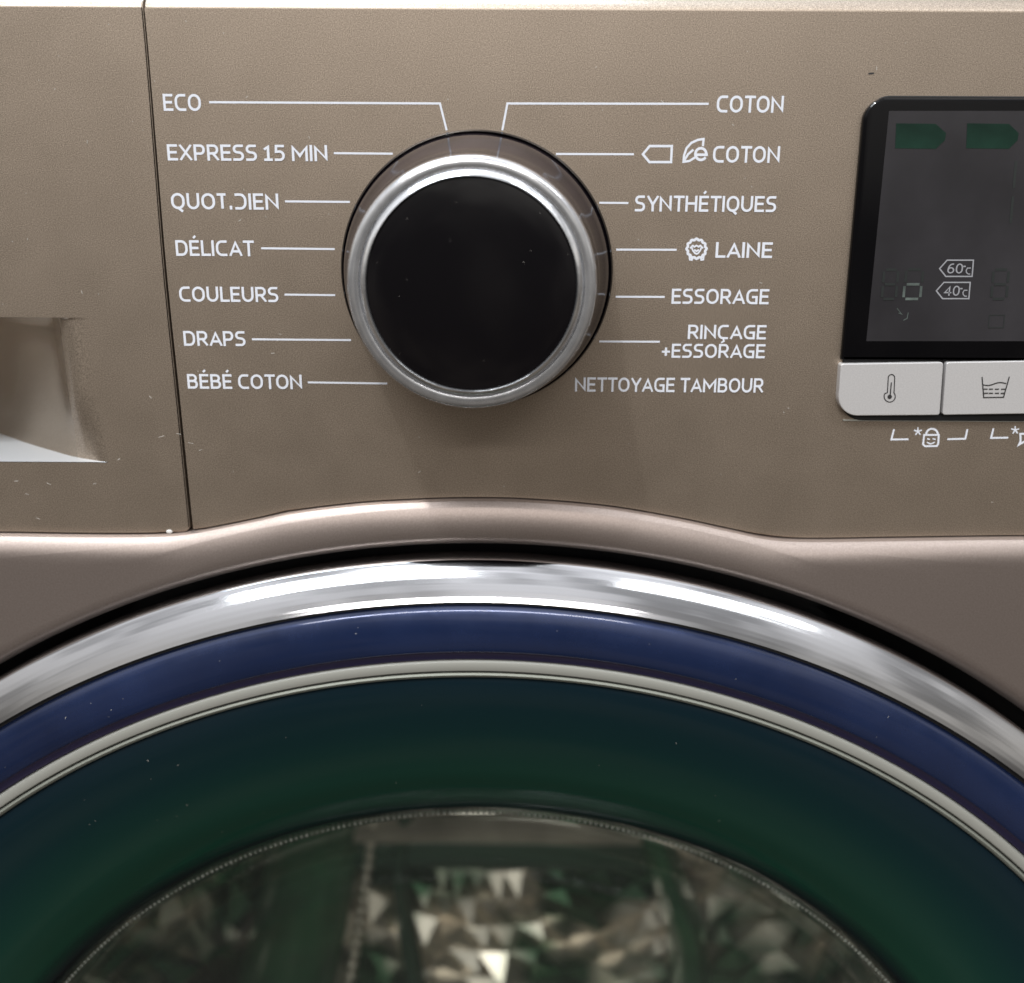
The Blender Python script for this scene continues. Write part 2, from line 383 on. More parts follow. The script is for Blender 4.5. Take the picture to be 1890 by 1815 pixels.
def finish_sheet(name, vs_, fs, mat, label, bev=.00035, skip=None):
    bm = bmesh.new(); me = mesh(name, vs_, fs); bm.from_mesh(me); bpy.data.meshes.remove(me)
    bd = [e_ for e_ in bm.edges if e_.is_boundary and not (skip and skip(e_))]
    r = bmesh.ops.extrude_edge_only(bm, edges=bd)
    for v in [g for g in r['geom'] if isinstance(g, bmesh.types.BMVert)]: v.co.y += .009
    for e_ in bm.edges: e_.tag = False
    bmesh.ops.bevel(bm, geom=bd, offset=bev, segments=2, profile=.5, affect='EDGES')
    me = bm_mesh(name, bm); return link(name, me, mat, None, label, smooth=42)

# control panel
gap = lambda z: .00014 + .00022 * min(max((ZT - z) / .115, 0), 1)
vs_, fs = sheet('control_panel', lambda z: seam_x(z) + gap(z), lambda z: PW1, lambda x: seam(x) + .00018, 'bronze', '', 150, 14)
panel = finish_sheet('control_panel', vs_, fs, 'bronze', 'bronze metallic control panel with white printed program names'); par(panel, root)

# detergent drawer with its scooped grip at the left
ZL, ZC = U(60, 853.5).z, U(60, 586).z              # ledge and top of the grip
back_px = [(183, 857), (160, 850.5), (130, 842), (95, 832), (60, 822), (30, 812), (0, 800)]
wall = [UZ(x, y, ZL) for x, y in back_px]
wall[0].y = 0; wall[0].x += .0015
XS = wall[0].x
dep = interp(sorted([(p.x, max(p.y, 0)) for p in wall] + [(wall[-1].x - .012, wall[-1].y + .007), (wall[-1].x - .03, wall[-1].y + .010), (PW0 + .03, wall[-1].y + .010)]))
dep0 = dep
dep = lambda x: sum(dep0(x + .0060 * (q / 6)) for q in range(-6, 7)) / 13 * min(1, max(0, (XS - x) / .004))
XS += .0000
xr_d = lambda z: seam_x(z) - gap(z)
def zb_d(x):
    xr0 = xr_d(U(330, 975).z); rr0 = .0017; s_ = xr0 - x; base = seam(min(x, U(309, 984).x)) + .00022
    return base + (rr0 - math.sqrt(max(rr0**2 - (rr0 - s_)**2, 0)) if s_ < rr0 else 0)
cols = [PW0] + [PW0 + (XS - PW0) * i / 40 for i in range(1, 41)]
tail = [.1, .25, .4, .55, .7, .8, .88, .93, .96, .975, .985, .993, 1.0]
rows_z = [None, .0006, .002]
zs_mid = [ZL, ZC]
vs_, fs = [], []
def row_list(x):
    z0 = zb_d(x); a = [z0, z0 + .0006, z0 + .002, z0 + (ZL - z0) * .5, ZL]
    a += [ZL + (ZC - ZL) * i / 6 for i in range(1, 7)] + [ZC + (ZT - ZC) * i / 8 for i in range(1, 8)] + [ZT - .0008, ZT - .0002, ZT]
    return a
NR = 21; K = NR + len(TOPP) - 1
for i in range(len(cols) + len(tail)):
    for j in range(NR):
        if i < len(cols): x = cols[i]; z = row_list(x)[j]
        else:
            u = tail[i - len(cols)]; x = XS; 
            zz = [U(0, 975).z, U(0, 974).z, U(0, 970).z, U(0, 915).z, ZL] + row_list(XS)[5:]
            x = XS + u * (xr_d(zz[j]) - XS); z = row_list(x)[j]
        vs_.append((x, 0, z))
    for dz, dy in TOPP[1:]:
        z = ZT + dz; x = cols[i] if i < len(cols) else XS + tail[i - len(cols)] * (xr_d(z) - XS)
        vs_.append((x, dy, z))
x_hole0 = PW0 + (XS - PW0) * 8 / 40
for i in range(len(cols) + len(tail) - 1):
    for j in range(K - 1):
        inhole = 4 <= j < 10 and 8 <= i < len(cols) - 1
        if not inhole: fs.append((i*K+j, (i+1)*K+j, (i+1)*K+j+1, i*K+j+1))
hole_edge = lambda e_: all(ZL - 1e-6 < v.co.z < ZC + 1e-6 and x_hole0 - 1e-6 < v.co.x < XS + 1e-6 for v in e_.verts) 
drawer = finish_sheet('detergent_drawer', vs_, fs, 'bronze', 'bronze detergent drawer front with scooped grip', skip=hole_edge); par(drawer, root)
# grip scoop: curved back wall, ledge and soffit, faired to the front sheet
xs_ = [x_hole0 + (XS - x_hole0) * (1 - (1 - i / 60) ** 1.6) for i in range(61)]
d0 = lambda x: dep(x) * min(1, ((x - x_hole0) / .03)) ** .5 if x < x_hole0 + .03 else dep(x)
sm = lambda u: (lambda v: v * v * (3 - 2 * v))(min(max(u, 0), 1))
xa_, xb_ = U(95, 720).x, U(150, 720).x
fade = lambda x: .93 * sm((x - xa_) / (xb_ - xa_))
V, Fc = [], []
prof = [0, 1/14] + [i / 14 for i in range(2, 13)] + [13/14, 1]
for x in xs_:
    dd = d0(x); zl = ZL
    V.append((x, max(dd - .0006, dd * .9), ZL + .0002))
    for i in range(1, 13):
        V.append((x, dd * (1 - fade(x) * sm(i / 12 * 2.2)) * (1 - .10 * (i / 12) ** 2), ZL + .0008 + (ZC - ZL - .0016) * i / 12.))
    V.append((x, dd * (1 - fade(x)) * .88, ZC - .0004)); V.append((x, 0, ZC))
kk = 15
for i in range(len(xs_) - 1):
    for j in range(kk - 1): Fc.append((i*kk+j, (i+1)*kk+j, (i+1)*kk+j+1, i*kk+j+1))
bm = bmesh.new(); me = mesh('grip', V, Fc); bm.from_mesh(me); bmesh.ops.remove_doubles(bm, verts=bm.verts[:], dist=1e-6)
me = bm_mesh('grip_scoop', bm)
M['grip'] = pmat('grip_paint', (.388, .320, .252), .27, .90, coat=.3, flake=.12, flake_scale=2600)
grip = link('grip_scoop', me, 'grip', None, 'glossy curved hollow of the drawer grip', smooth=50); par(grip, drawer)
me.materials.append(M['bronze']); xc_ = U(118, 720).x
for p_ in me.polygons:
    if p_.center.x > xc_: p_.material_index = 1
V, Fc = [], []
for x in xs_: V += [(x, .0001, ZL + .0001), (x, d0(x) * .5 + .0001, ZL + .0002), (x, d0(x) + .0005, ZL + .0003)]
for i in range(len(xs_) - 1):
    for j in range(2): Fc.append((i*3+j, (i+1)*3+j, (i+1)*3+j+1, i*3+j+1))
M['ledge'] = pmat('pale_silver_ledge', (.80, .82, .84), .28, .35)
bm = bmesh.new(); me = mesh('grip_ledge', V, Fc); bm.from_mesh(me); bmesh.ops.remove_doubles(bm, verts=bm.verts[:], dist=1e-6)
gl_ = link('grip_ledge', bm_mesh('grip_ledge', bm), 'ledge', None, 'bright pale ledge at the foot of the grip', smooth=50); par(gl_, drawer)
# chip in the paint at the drawer's lower edge
cp = U(312.5, 981.5); bm = bmesh.new(); bmesh.ops.create_icosphere(bm, subdivisions=2, radius=.00075)
for v in bm.verts: v.co = Vector((v.co.x * 1.1, v.co.y * .45, v.co.z * .75)) * random.uniform(.85, 1.1)
ch = link('paint_chip', bm_mesh('paint_chip', bm), 'chip', None, 'pale chip where the paint is lost', smooth=60); ch.location = cp; par(ch, drawer)

# dark inner frame behind the joints
o = slab('inner_frame', [(PW0 + .002, EYE - .10), (PW1 - .002, EYE - .10), (PW1 - .002, ZT - .001), (x_hole0 * 0 + U(345, 800).x - .0045, ZT - .001), (U(345, 800).x - .0045, ZL - .004), (PW0 + .002, ZL - .004)], .012, .0078, 'black_matt', None, bevel=0); par(o, root)

# ------------------------------------------------------------ print on the panel
words = [('ECO', 302.5, 372, 173.5, 205), ('EXPRESS 15 MIN', 310, 605, 266.5, 296.5), ('QUOtidIEN', 317, 515, 356.5, 386.5),
 ('DÉLICAT', 325.5, 469, 443.5, 472.5), ('COULEURS', 332, 514.5, 529, 557), ('DRAPS', 340, 454, 611, 638.5), ('BÉBÉ COTON', 347, 558, 690.5, 717.5),
 ('COTON', 1322, 1445, 176.5, 208), ('COTON', 1315, 1438, 269.5, 300.5), ('SYNTHÉTIQUES', 1171.5, 1431.5, 361, 390.5), ('LAINE', 1320, 1424.5, 447, 476),
 ('ESSORAGE', 1239, 1418, 533, 561), ('RINÇAGE', 1269, 1413, 599.5, 626), ('+ESSORAGE', 1221, 1411, 634.5, 660.5), ('NETTOYAGE TAMBOUR', 1061, 1407.5, 696.5, 723)]
for i, (tx, x0, x1, yt, yb) in enumerate(words):
    show = tx.replace('tid', 'TID')
    lab = 'white printed word ' + show
    if tx == 'COTON': lab += ' after the leaf symbol' if i == 8 else ' with a bent leader line'
    if i == 2: lab = 'white printed word QUOTIDIEN with its middle letters worn away'
    par(word('program_name', tx, x0, x1, yt, yb, None, label=lab), panel)
lines = [[(388, 189), (812, 191.3), (824, 239)], [(618, 283), (723, 284)], [(528, 372), (644, 373)], [(484, 458.5), (616, 460)], [(527, 544), (617, 545)], [(467, 626.5), (646, 628)], [(570, 706), (713, 708)],
 [(1306, 192), (936.5, 191.3), (927.5, 239)], [(1028, 284.5), (1168, 285)], [(1108, 374.5), (1158, 375)], [(1139, 461), (1247, 461.3)], [(1138, 548), (1225, 548.3)], [(1108, 630.5), (1216, 631)]]
for l in lines: par(print_obj('leader_line', px_strokes([l], .00043, 0), 0, 'print', None), panel)
# energy tag symbol
par(print_obj('tag_symbol', px_strokes([[(1186.5, 285), (1199, 270), (1240, 270), (1238.5, 299.5), (1198.5, 299.5)]], .0005, 0, closed=(0,)), 0, 'print', None, 'white printed outline of a pointed tag'), panel)
# leaf with e
leaf = [[(1281, 292), (1272, 297.5), (1261.5, 299), (1262.5, 287), (1267, 274), (1276, 264), (1288, 258.5), (1298.5, 257), (1297.5, 268)], [(1263, 296), (1270, 285), (1278, 278)]]
ee = [[(1283.5, 284.5)] + [(1293.5 + 10 * math.cos(R_(a)), 284.5 + 10.5 * math.sin(R_(a))) for a in range(180, 361, 15)] + [(1303.5, 286)], [(1304, 286), (1283.5, 286)], [(1283.5, 285)] + [(1293.5 + 10 * math.cos(R_(a)), 285 + 10.5 * math.sin(R_(a))) for a in range(180, 44, -15)]]
par(print_obj('leaf_symbol', px_strokes(leaf, .00048, 0) + px_strokes(ee, .00055, 0), 0, 'print', None, 'white printed leaf with a small letter e'), panel)
# sheep
sc = (1285.5, 459.5)
fl = [(sc[0] + (17.4 + 1.1 * math.cos(12 * R_(a))) * math.cos(R_(a)), sc[1] + (17.4 + 1.1 * math.cos(12 * R_(a))) * math.sin(R_(a))) for a in range(0, 360, 6)]
fl2 = [(sc[0] + (11.6 + .9 * math.cos(12 * R_(a))) * math.cos(R_(a)), sc[1] + (11.6 + .9 * math.cos(12 * R_(a))) * math.sin(R_(a))) for a in range(0, 360, 6)]
face = [(sc[0] - 9, sc[1] - 3), (sc[0] - 7, sc[1] + 3), (sc[0] - 3, sc[1] + 8), (sc[0], sc[1] + 9.5), (sc[0] + 3, sc[1] + 8), (sc[0] + 7, sc[1] + 3), (sc[0] + 9, sc[1] - 3)]
fr_ = [(sc[0] - 11, sc[1] - 2), (sc[0] - 7, sc[1] - 6), (sc[0] - 4, sc[1] - 3.5), (sc[0], sc[1] - 6), (sc[0] + 4, sc[1] - 3.5), (sc[0] + 7, sc[1] - 6), (sc[0] + 11, sc[1] - 2)]
nose = [(sc[0] - 3, sc[1] + 2.5), (sc[0], sc[1] + 4.5), (sc[0] + 3, sc[1] + 2.5)]
ft = [[(sc[0] + s_ * 13.5, sc[1] + 12), (sc[0] + s_ * 12.5, sc[1] + 20), (sc[0] + s_ * 8.5, sc[1] + 20.5), (sc[0] + s_ * 7, sc[1] + 16)] for s_ in (-1, 1)]
par(print_obj('sheep_symbol', px_strokes([fl], .00055, 0, closed=(0,)) + px_strokes([face, fr_, nose] + ft, .00036, 0), 0, 'print', None, 'white printed woolly sheep symbol'), panel)

# ------------------------------------------------------------ program dial
kc = U(880.5, 503); kx, kz = kc.x, kc.z
dial = bpy.data.objects.new('program_dial', None); C.objects.link(dial); dial.location = (kx, 0, kz); dial.empty_display_size = .02
dial['label'] = 'round program dial with black face and chrome rim'; par(dial, root)
HK = .0305
par(lathe('dial_collar', [(.0255, -.004), (.0293, -.004), (.0294, .0006), (.0292, .0016), (.0289, .0020), (.0286, .0018), (.0276, .0012), (.0255, .0012)], 'black', None, kx, kz, 160, 35, 'black base collar of the dial'), dial)
par(lathe('dial_skirt', [(.0283, .0005), (.0284, .0030), (.0278, .0070), (.0268, .0110), (.0254, .0160), (.0247, .0205), (.0242, .0250), (.0239, HK - .0030), (.0237, HK - .0018)], 'smoke', None, kx, kz, 160, 45, 'smoked glossy skirt of the dial'), dial)
par(lathe('outer_rim', [(.0230, HK - .006), (.0238, HK - .0018), (.0237, HK - .0010), (.0234, HK - .0004), (.0229, HK - .0001), (.0218, HK), (.0215, HK - .0001), (.0213, HK - .0005)], 'acrylic', None, kx, kz, 160, 40, 'clear silvery outer rim'), dial)
par(lathe('chrome_bevel', [(.0213, HK - .003), (.0213, HK - .0004), (.0211, HK + .0001), (.0207, HK + .0007), (.0203, HK + .0010), (.02005, HK + .0011), (.0199, HK + .0009), (.0198, HK + .0002)], 'chrome_soft', None, kx, kz, 160, 50, 'bright chrome inner bevel, slightly scuffed'), dial)
par(lathe('dial_face', [(.0199, HK - .003), (.0198, HK + .0004), (.0196, HK + .0007), (.018, HK + .0009), (.013, HK + .0011), (.007, HK + .0012), (.0, HK + .00125)], 'black', None, kx, kz, 160, 40, 'plain glossy black face'), dial)

# ------------------------------------------------------------ display and buttons
PQ = lambda x, y, h=0: (lambda p: (p.x, p.z))(U(x, y, h))
disp = bpy.data.objects.new('display', None); C.objects.link(disp); disp.location = (U(1750, 420).x, 0, U(1750, 420).z); disp.empty_display_size = .02
disp['label'] = 'dark glossy display with black surround'; par(disp, root)
XR = U(1890, 400).x + .060                        # runs on beyond the picture
z_ = lambda y: U(1720, y).z
xl = lambda y, base=1595.5, y0=215: U(base - (y - y0) * .0905, y).x
h1 = .0011
ol = rounded([(xl(178), z_(177.5), .0050), (XR, z_(177.5), .005), (XR, z_(776.5), .005), (xl(777) + .0003, z_(776.5), .0056)])
par(slab('button_well', [(x - .0002, z) for x, z in ol], .002, -.0005, 'black_matt', None, bevel=.0002, label='black well round display and buttons'), disp)
par(slab('well_edge', rounded([(xl(690) + .0012, z_(775.0), .0), (XR - .003, z_(775.0), 0), (XR - .003, z_(777.8), 0), (xl(690) + .0014, z_(777.8), 0)]), .0005, -.00035, 'silver', None, bevel=.0001, label='thin bright edge under the buttons'), disp)
hg = .0014
zz_ = lambda y, h=hg: U(1720, y, h).z
xlg = lambda y, h=hg: U(1594.5 - (y - 215) * .0905, y, h).x
ol = rounded([(xlg(180), zz_(180), .0046), (XR - .0008, zz_(180), .0046), (XR - .0008, zz_(666), .0002), (xlg(666), zz_(666), .0002)])
par(slab('display_glass', ol, .0, -hg, 'glass_black', None, bevel=.0007, seg=4, label='glossy black glass surround'), disp)
hs = hg + .00006
P2 = lambda x, y: (lambda p: (p.x, p.z))(U(x, y, hs))
sl = [(1641, 205), (2300, 205), (2300, 630), (1599, 630)]
o = slab('screen', [P2(*p) for p in sl], -hg + .0003, -hs, 'screen', None, bevel=0, label='grey-black unlit screen'); par(o, disp)
hp = hs
def poly(pts, h):                                   # filled flat patch in pixels
    v = [U(x, y, h) for x, y in pts]; return ([Vector((p.x, p.z)) for p in v], [tuple(range(len(v)))])
par(print_obj('arrow_segment', [poly([(1654, 228), (1727, 229), (1746, 246), (1744, 259), (1727, 275), (1652, 274)], hp)], -hp, 'seg_green', None, 'dim green arrow block'), disp)
par(print_obj('arrow_segment', [poly([(1785, 228), (1862, 229), (1880, 246), (1878, 259), (1862, 275), (1783, 274)], hp)], -hp, 'seg_green', None, 'dim green arrow block'), disp)
par(print_obj('arrow_segment', [poly([(1917, 229), (1994, 230), (2012, 247), (2010, 260), (1994, 276), (1915, 275)], hp)], -hp, 'seg_green', None, 'dim green arrow block'), disp)
def seven(x, y, w, hgt, mat, segs, lab):
    s_ = []; sk = -.09 * hgt
    pt = lambda u, v: (x + u * w - v * hgt * -.0 + (v) * sk, y + v * hgt)
    A_ = {'a': ((.12, 0), (.88, 0)), 'b': ((1, .06), (1, .44)), 'c': ((1, .56), (1, .94)), 'd': ((.12, 1), (.88, 1)), 'e': ((0, .56), (0, .94)), 'f': ((0, .06), (0, .44)), 'g': ((.12, .5), (.88, .5))}
    ls = [[pt(*A_[q][0]), pt(*A_[q][1])] for q in segs]
    v = []
    for l in ls:
        p = [U(a_, b_, hp) for a_, b_ in l]; v.append(ribbon([(q.x, q.z) for q in p], .00055, cap=False))
    par(print_obj('digit_segments', v, -hp, mat, None, lab), disp)
seven(1672, 498, 31, 54, 'seg_white', 'cdeg', 'pale small digit segments')
seven(1673, 497.5, 31, 54, 'seg_dim', 'abf', 'unlit green digit segments')
seven(1632, 498, 26, 54, 'seg_dim', 'abcdefg', 'unlit green digit segments')
seven(1834, 498, 28, 54, 'seg_dim', 'abcdefg', 'unlit green digit segments')
seven(1876, 290, 60, 130, 'seg_dim', 'fe', 'dim green large digit segments')
par(print_obj('faint_mark', px_strokes([[(1656, 570), (1664, 580), (1659, 578)], [(1668, 591), (1674, 588), (1676, 578)]], .0002, hp), -hp, 'seg_white', None), disp)
par(print_obj('faint_outline', px_strokes([[(1826, 582), (1854, 582), (1852, 605), (1824, 605)]], .0002, hp, closed=(0,)), -hp, 'seg_dim', None), disp)
for x, y, tx in ((1734, 496, '60'), (1728, 537, '40')):
    tag_ = [(x, y), (x + 14, y - 15.5), (x + 62.5, y - 15.5), (x + 60, y + 14.5), (x + 11.5, y + 14.5)]
    pcs = px_strokes([tag_], .00028, hp, closed=(0,))
    a_, c_, t_ = U(x + 13.5, y + 9, hp), U(x + 42, y + 9, hp), U(x + 13.5, y - 9.5, hp)
    g_, wd = glyphs(tx, .12); 
    pcs += [([Vector((a_.x + v[0] * (c_.x - a_.x) / wd, a_.z + v[1] * (t_.z - a_.z))) for v in vs], fs) for vs, fs in g_]
    cx_, cy_ = x + 52.5, y + 4
    pcs += px_strokes([[(cx_ + 4 + 0, cy_ - 5), (cx_ - 1, cy_ - 5), (cx_ - 3.5, cy_ - 1), (cx_ - 3, cy_ + 3), (cx_, cy_ + 6), (cx_ + 3, cy_ + 6)]], .00022, hp)
    pcs += px_strokes([[(x + 45, y - 4), (x + 47, y - 4)]], .0003, hp)
    par(print_obj('temperature_tag', pcs, -hp, 'print_dim', None, 'pale outlined tag reading %s degrees C' % tx), disp)

hb = .0021
PB = lambda x, y: (lambda p: (p.x, p.z))(U(x, y, hb))
def corner(x, y, r): return (*PB(x, y), r)
btn = []
btn.append(slab('push_button', rounded([corner(1552, 672, .0006), corner(1741.5, 669, .0006), corner(1734.5, 766.5, .0006), corner(1545, 768, .0046)]), 0, -hb, 'button', None, bevel=.0002, label='pale silver push button with thermometer symbol'))
btn.append(slab('push_button', rounded([corner(1747, 669, .0006), corner(1938, 666, .0006), corner(1928, 763.5, .0006), corner(1739.5, 766.3, .0006)]), 0, -hb, 'button', None, bevel=.0002, label='pale silver push button with wash tub symbol'))
btn.append(slab('push_button', rounded([corner(1944, 666, .0006), corner(2135, 663, .0006), corner(2122, 760.5, .0006), corner(1934, 763.3, .0006)]), 0, -hb, 'button', None, bevel=.0002, label='plain pale silver push button beside the wash tub button'))
btn.append(slab('push_button', rounded([corner(2141, 663, .0006), corner(2375, 660, .0006), corner(2358, 757.5, .004), corner(2128, 760.3, .0006)]), 0, -hb, 'button', None, bevel=.0002, label='plain pale silver push button at the end of the row'))
for o in btn: par(o, root)
th = [(1645.5, 692)] + [(1645.3 + 6 * math.cos(R_(a)), 697.5 + 6 * math.sin(R_(a))) for a in range(-90, 1, 18)] + [(1650, 725)] + [(1642 + 10.3 * math.cos(R_(a)), 732 + 10.3 * math.sin(R_(a))) for a in range(-42, 223, 15)] + [(1637.7, 725), (1639.4, 697.5)] + [(1645.3 + 6 * math.cos(R_(a)), 697.5 + 6 * math.sin(R_(a))) for a in range(180, 271, 18)]
pc = px_strokes([th], .00022, hb, closed=(0,)) + px_strokes([[(1645, 707), (1642.6, 732)]], .00026, hb)
p = U(1642, 732.5, hb); pc.append(disc2((p.x, p.z), .0005))
par(print_obj('thermometer_symbol', pc, -hb, 'ink', None), btn[0])
wv = [(1814 + 42 * u, 710.2 + 2.0 * math.sin(math.pi * 2 * (u + .02)) - 2.5 * u + .0) for u in [i / 16 for i in range(17)]]
tub = [[(1812.5, 697), (1815.5, 734), (1852, 733.5), (1862.5, 696.5)], wv]
for yy, ex in ((718.5, 0), (726, 1)):
    for q0 in (1816 + ex, 1826, 1837, 1848.5 - ex): tub.append([(q0, yy), (q0 + 5.5, yy - .1)])
par(print_obj('wash_tub_symbol', px_strokes(tub, .00026, hb), -hb, 'ink', None), btn[1])
# child lock marks under the buttons
def star(x, y): return [[(x + 6.5 * math.cos(R_(a)), y + 6.5 * math.sin(R_(a))), (x, y)] for a in (-90, -18, 54, 126, 198)]
par(print_obj('bracket_mark', px_strokes([[(1649.5, 794), (1645, 811.5), (1675, 811)]], .00042, 0), 0, 'print', None), panel)
par(print_obj('bracket_mark', px_strokes([[(1785, 794), (1781.5, 810), (1750, 810.8)]], .00042, 0), 0, 'print', None), panel)
par(print_obj('bracket_mark', px_strokes([[(1833, 792.5), (1829, 808.5), (1859, 808)]], .00042, 0), 0, 'print', None), panel)
par(print_obj('star_mark', px_strokes(star(1694, 796.5), .0003, 0), 0, 'print', None), panel)
par(print_obj('star_mark', px_strokes(star(1873.5, 794), .0003, 0), 0, 'print', None), panel)
lk = [[(1705.5, 803), (1732.5, 803), (1731.5, 819), (1729, 823.5), (1707, 823.8), (1703.5, 820)]]
sh = [[(1709, 802)] + [(1720 + 11 * math.cos(R_(a)), 803 + 11.5 * math.sin(R_(a))) for a in range(190, 351, 16)] + [(1731, 802)], [(1711.5, 817), (1716, 819.3), (1720, 819), (1724, 816.8)], [(1712, 810), (1715, 811)], [(1722, 810), (1725.5, 811)]]
par(print_obj('child_lock_symbol', px_strokes(lk, .00042, 0, closed=(0,)) + px_strokes(sh[:1], .00045, 0) + px_strokes(sh[1:], .0003, 0), 0, 'print', None, 'white printed padlock with a smile'), panel)
par(print_obj('speech_symbol', px_strokes([[(1883, 801), (1910, 800.5), (1909, 815), (1890, 815.5), (1880.5, 821), (1883.5, 814.5)]], .00045, 0, closed=(0,)), 0, 'print', None, 'white printed outline symbol beside the second star'), panel)

# ------------------------------------------------------------ cabinet front with the door opening
HB = .0042
top = lambda y, h: U(890, y, h).z - AZ              # radius of a door circle whose top shows at row y
AXH, AZH = AX + .0008, AZ - .005           # the opening sits a little low round the door
RH = U(890, 1010, .0015).z - AZH
def drop(s, r, d):
    if s >= r: return 0
    s = max(s, 0); return d * (1 - math.sqrt(max(0, 1 - (1 - s / r) ** 2)))
dropq = lambda s, r, d: d * max(0, 1 - max(s, 0) / r) ** 2.2
NA = 720; ts = [0, .0005, .0011, .0018, .0026, .0036, .005, .007, .010]
V, Fc = [], []; ZB = .06
for i in range(NA):
    a = 2 * math.pi * i / NA; c, s = math.cos(a), math.sin(a)
    lim = 9.
    if c > 1e-6: lim = min(lim, (PW1 - AXH) / c)
    if c < -1e-6: lim = min(lim, (PW0 - AXH) / c)
    if s < -1e-6: lim = min(lim, (ZB - AZH) / s)
    if s > 1e-6:
        lo, hi = RH, lim
        f_ = lambda r: AZH + r * s - (seam(AXH + r * c) - .00020)
        if f_(hi) > 0:
            for _ in range(40):
                md = (lo + hi) / 2
                if f_(md) > 0: hi = md
                else: lo = md
            lim = lo
    rad = [RH + q for q in ts]
    rest = lim - RH - .010
    rad += [RH + .010 + rest * u for u in (.15, .3, .45, .6, .7)]
    tail_ = [.0085, .0068, .0054, .0042, .0032, .0023, .0016, .0010, .0005, .0002, 0]
    last_ = rad[-1]
    kq = min(1, (lim - last_) * .95 / .0085)
    rad += [lim - q * kq for q in tail_]
    for r in rad:
        x, z = AXH + r * c, AZH + r * s
        b_ = (seam(x) - .0002 - z) if s > 0 else 9
        y = -HB + drop(r - RH, .0036, .0085) + dropq(b_, .0052, .0021)
        V.append((x, y, z))
    V.append((AXH + lim * c, .012, AZH + lim * s)); 
kk = len(rad) + 1
for i in range(NA):
    j = (i + 1) % NA
    for q in range(kk - 1): Fc.append((i*kk+q, i*kk+q+1, j*kk+q+1, j*kk+q))
bm = bmesh.new(); me = mesh('front', V, Fc); bm.from_mesh(me)
body = link('cabinet_front', bm_mesh('cabinet_front', bm), 'body', None, 'smooth mauve-bronze front round the door', smooth=50); par(body, root)
origin(body, (AX, 0, AZ))
# cabinet sides, top and back
def boxm(name, x0, x1, y0, y1, z0, z1, mat, parent, lab=None, bev=.003):
    bm = bmesh.new(); bmesh.ops.create_cube(bm, size=1)
    for v in bm.verts: v.co = Vector((x0 + (v.co.x + .5) * (x1 - x0), y0 + (v.co.y + .5) * (y1 - y0), z0 + (v.co.z + .5) * (z1 - z0)))
    bmesh.ops.bevel(bm, geom=bm.edges[:], offset=bev, segments=2, affect='EDGES')
    o = link(name, bm_mesh(name, bm), mat, None, lab, smooth=40); origin(o, ((x0+x1)/2, (y0+y1)/2, z0)); par(o, parent); return o
ztop = ZT + .0050
boxm('side_panel', PW0, PW0 + .012, .0135, .60, .06, ztop - .001, 'body', root)
boxm('side_panel', PW1 - .012, PW1, .0135, .60, .06, ztop - .001, 'body', root)
boxm('top_cover', PW0, PW1, .052, .60, ztop - .020, ztop + .012, 'body', root)
boxm('back_panel', PW0 + .013, PW1 - .013, .585, .599, .06, ztop - .022, 'body', root)
boxm('plinth', PW0 + .01, PW1 - .01, .02, .58, .03, .058, 'black_matt', root)
for fx in (PW0 + .05, PW1 - .05):
    for fy in (.06, .54):
        f_ = lathe('foot', [(0, 0), (.022, 0), (.022, .008), (.010, .012), (.010, .032), (0, .032)], 'black_matt', None, 0, 0, 24, 40)
        f_.rotation_euler = (R_(-90) * -1, 0, 0); f_.rotation_euler = (math.pi / 2 * -1, 0, 0); f_.location = (fx, fy, 0); par(f_, root)
        f_.data.transform(Matrix.Rotation(math.pi / 2, 4, 'X')); f_.rotation_euler = (0, 0, 0); f_.data.transform(Matrix.Scale(-1, 4, (0, 0, 1))) if f_.data.vertices[1].co.z < -1 else None

# ------------------------------------------------------------ door
door = bpy.data.objects.new('door', None); C.objects.link(door); door.location = (AX, 0, AZ); door.empty_display_size = .05
door['label'] = 'round door with chrome rim, blue trim ring and dark green cover round the window'; par(door, root)
RA, RB, RC, RD, RE = top(1026, .004), top(1110, .0112), top(1221, .0118), top(1251, .0105), top(1500, -.007)
print('radii', RH, RA, RB, RC, RD, RE)
par(lathe('door_gap', [(RH + .006, .002 - .004), (RH + .006, -.016), (RA - .025, -.016)], 'black_matt', None, AXH, AZH, 200, 40, 'black gap round the door'), root)
LT = lambda n_, p_, m_, l_=None, s_=40, seg=320: par(lathe(n_, p_, m_, None, AX, AZ, seg, s_, l_), door)
def rim_profile():
    # elevation of the surface normal runs from steep at the outer edge to shallow at the inner one, in fine turned steps
    k = 60; ang = []
    for i in range(k):
        u = (i + .5) / k
        e_ = 78 - (78 - 44) * u / .15 if u < .15 else 44 - 20 * (u - .15) / .85
        ang.append(e_ + .9 * math.sin(u * 46) * (1 if u > .2 else 0))
    tot = sum(math.cos(R_(a_ - 0)) for a_ in ang)
    w_ = RA - RB; ds = []
    # arc length per step so that the radial width comes to w_
    L_ = w_ / sum(math.sin(R_(90 - a_)) for a_ in ang)
    r, h = RA, 0.; out = [(r, h)]
    for a_ in ang: r -= L_ * math.cos(R_(a_)); h += L_ * math.sin(R_(a_)); out.append((r, h))
    dh = .0118 - out[-1][1]
    return [(r, h + dh) for r, h in out]
rim_ = rim_profile()
LT('chrome_rim', [(RA - .012, -.015), (RA - .001, -.015), (RA - .0001, rim_[0][1] - .004)] + rim_ + [(RB - .0001, .0114), (RB - .0002, .0095)], 'chrome', 'polished silver rim of the door', 30, 400)
LT('rim_joint', [(RB - .0002, .0085), (RB - .0003, .0100), (RB - .0012, .0102)], 'black_matt', 'dark joint inside the chrome rim')
RP = RC + .0024
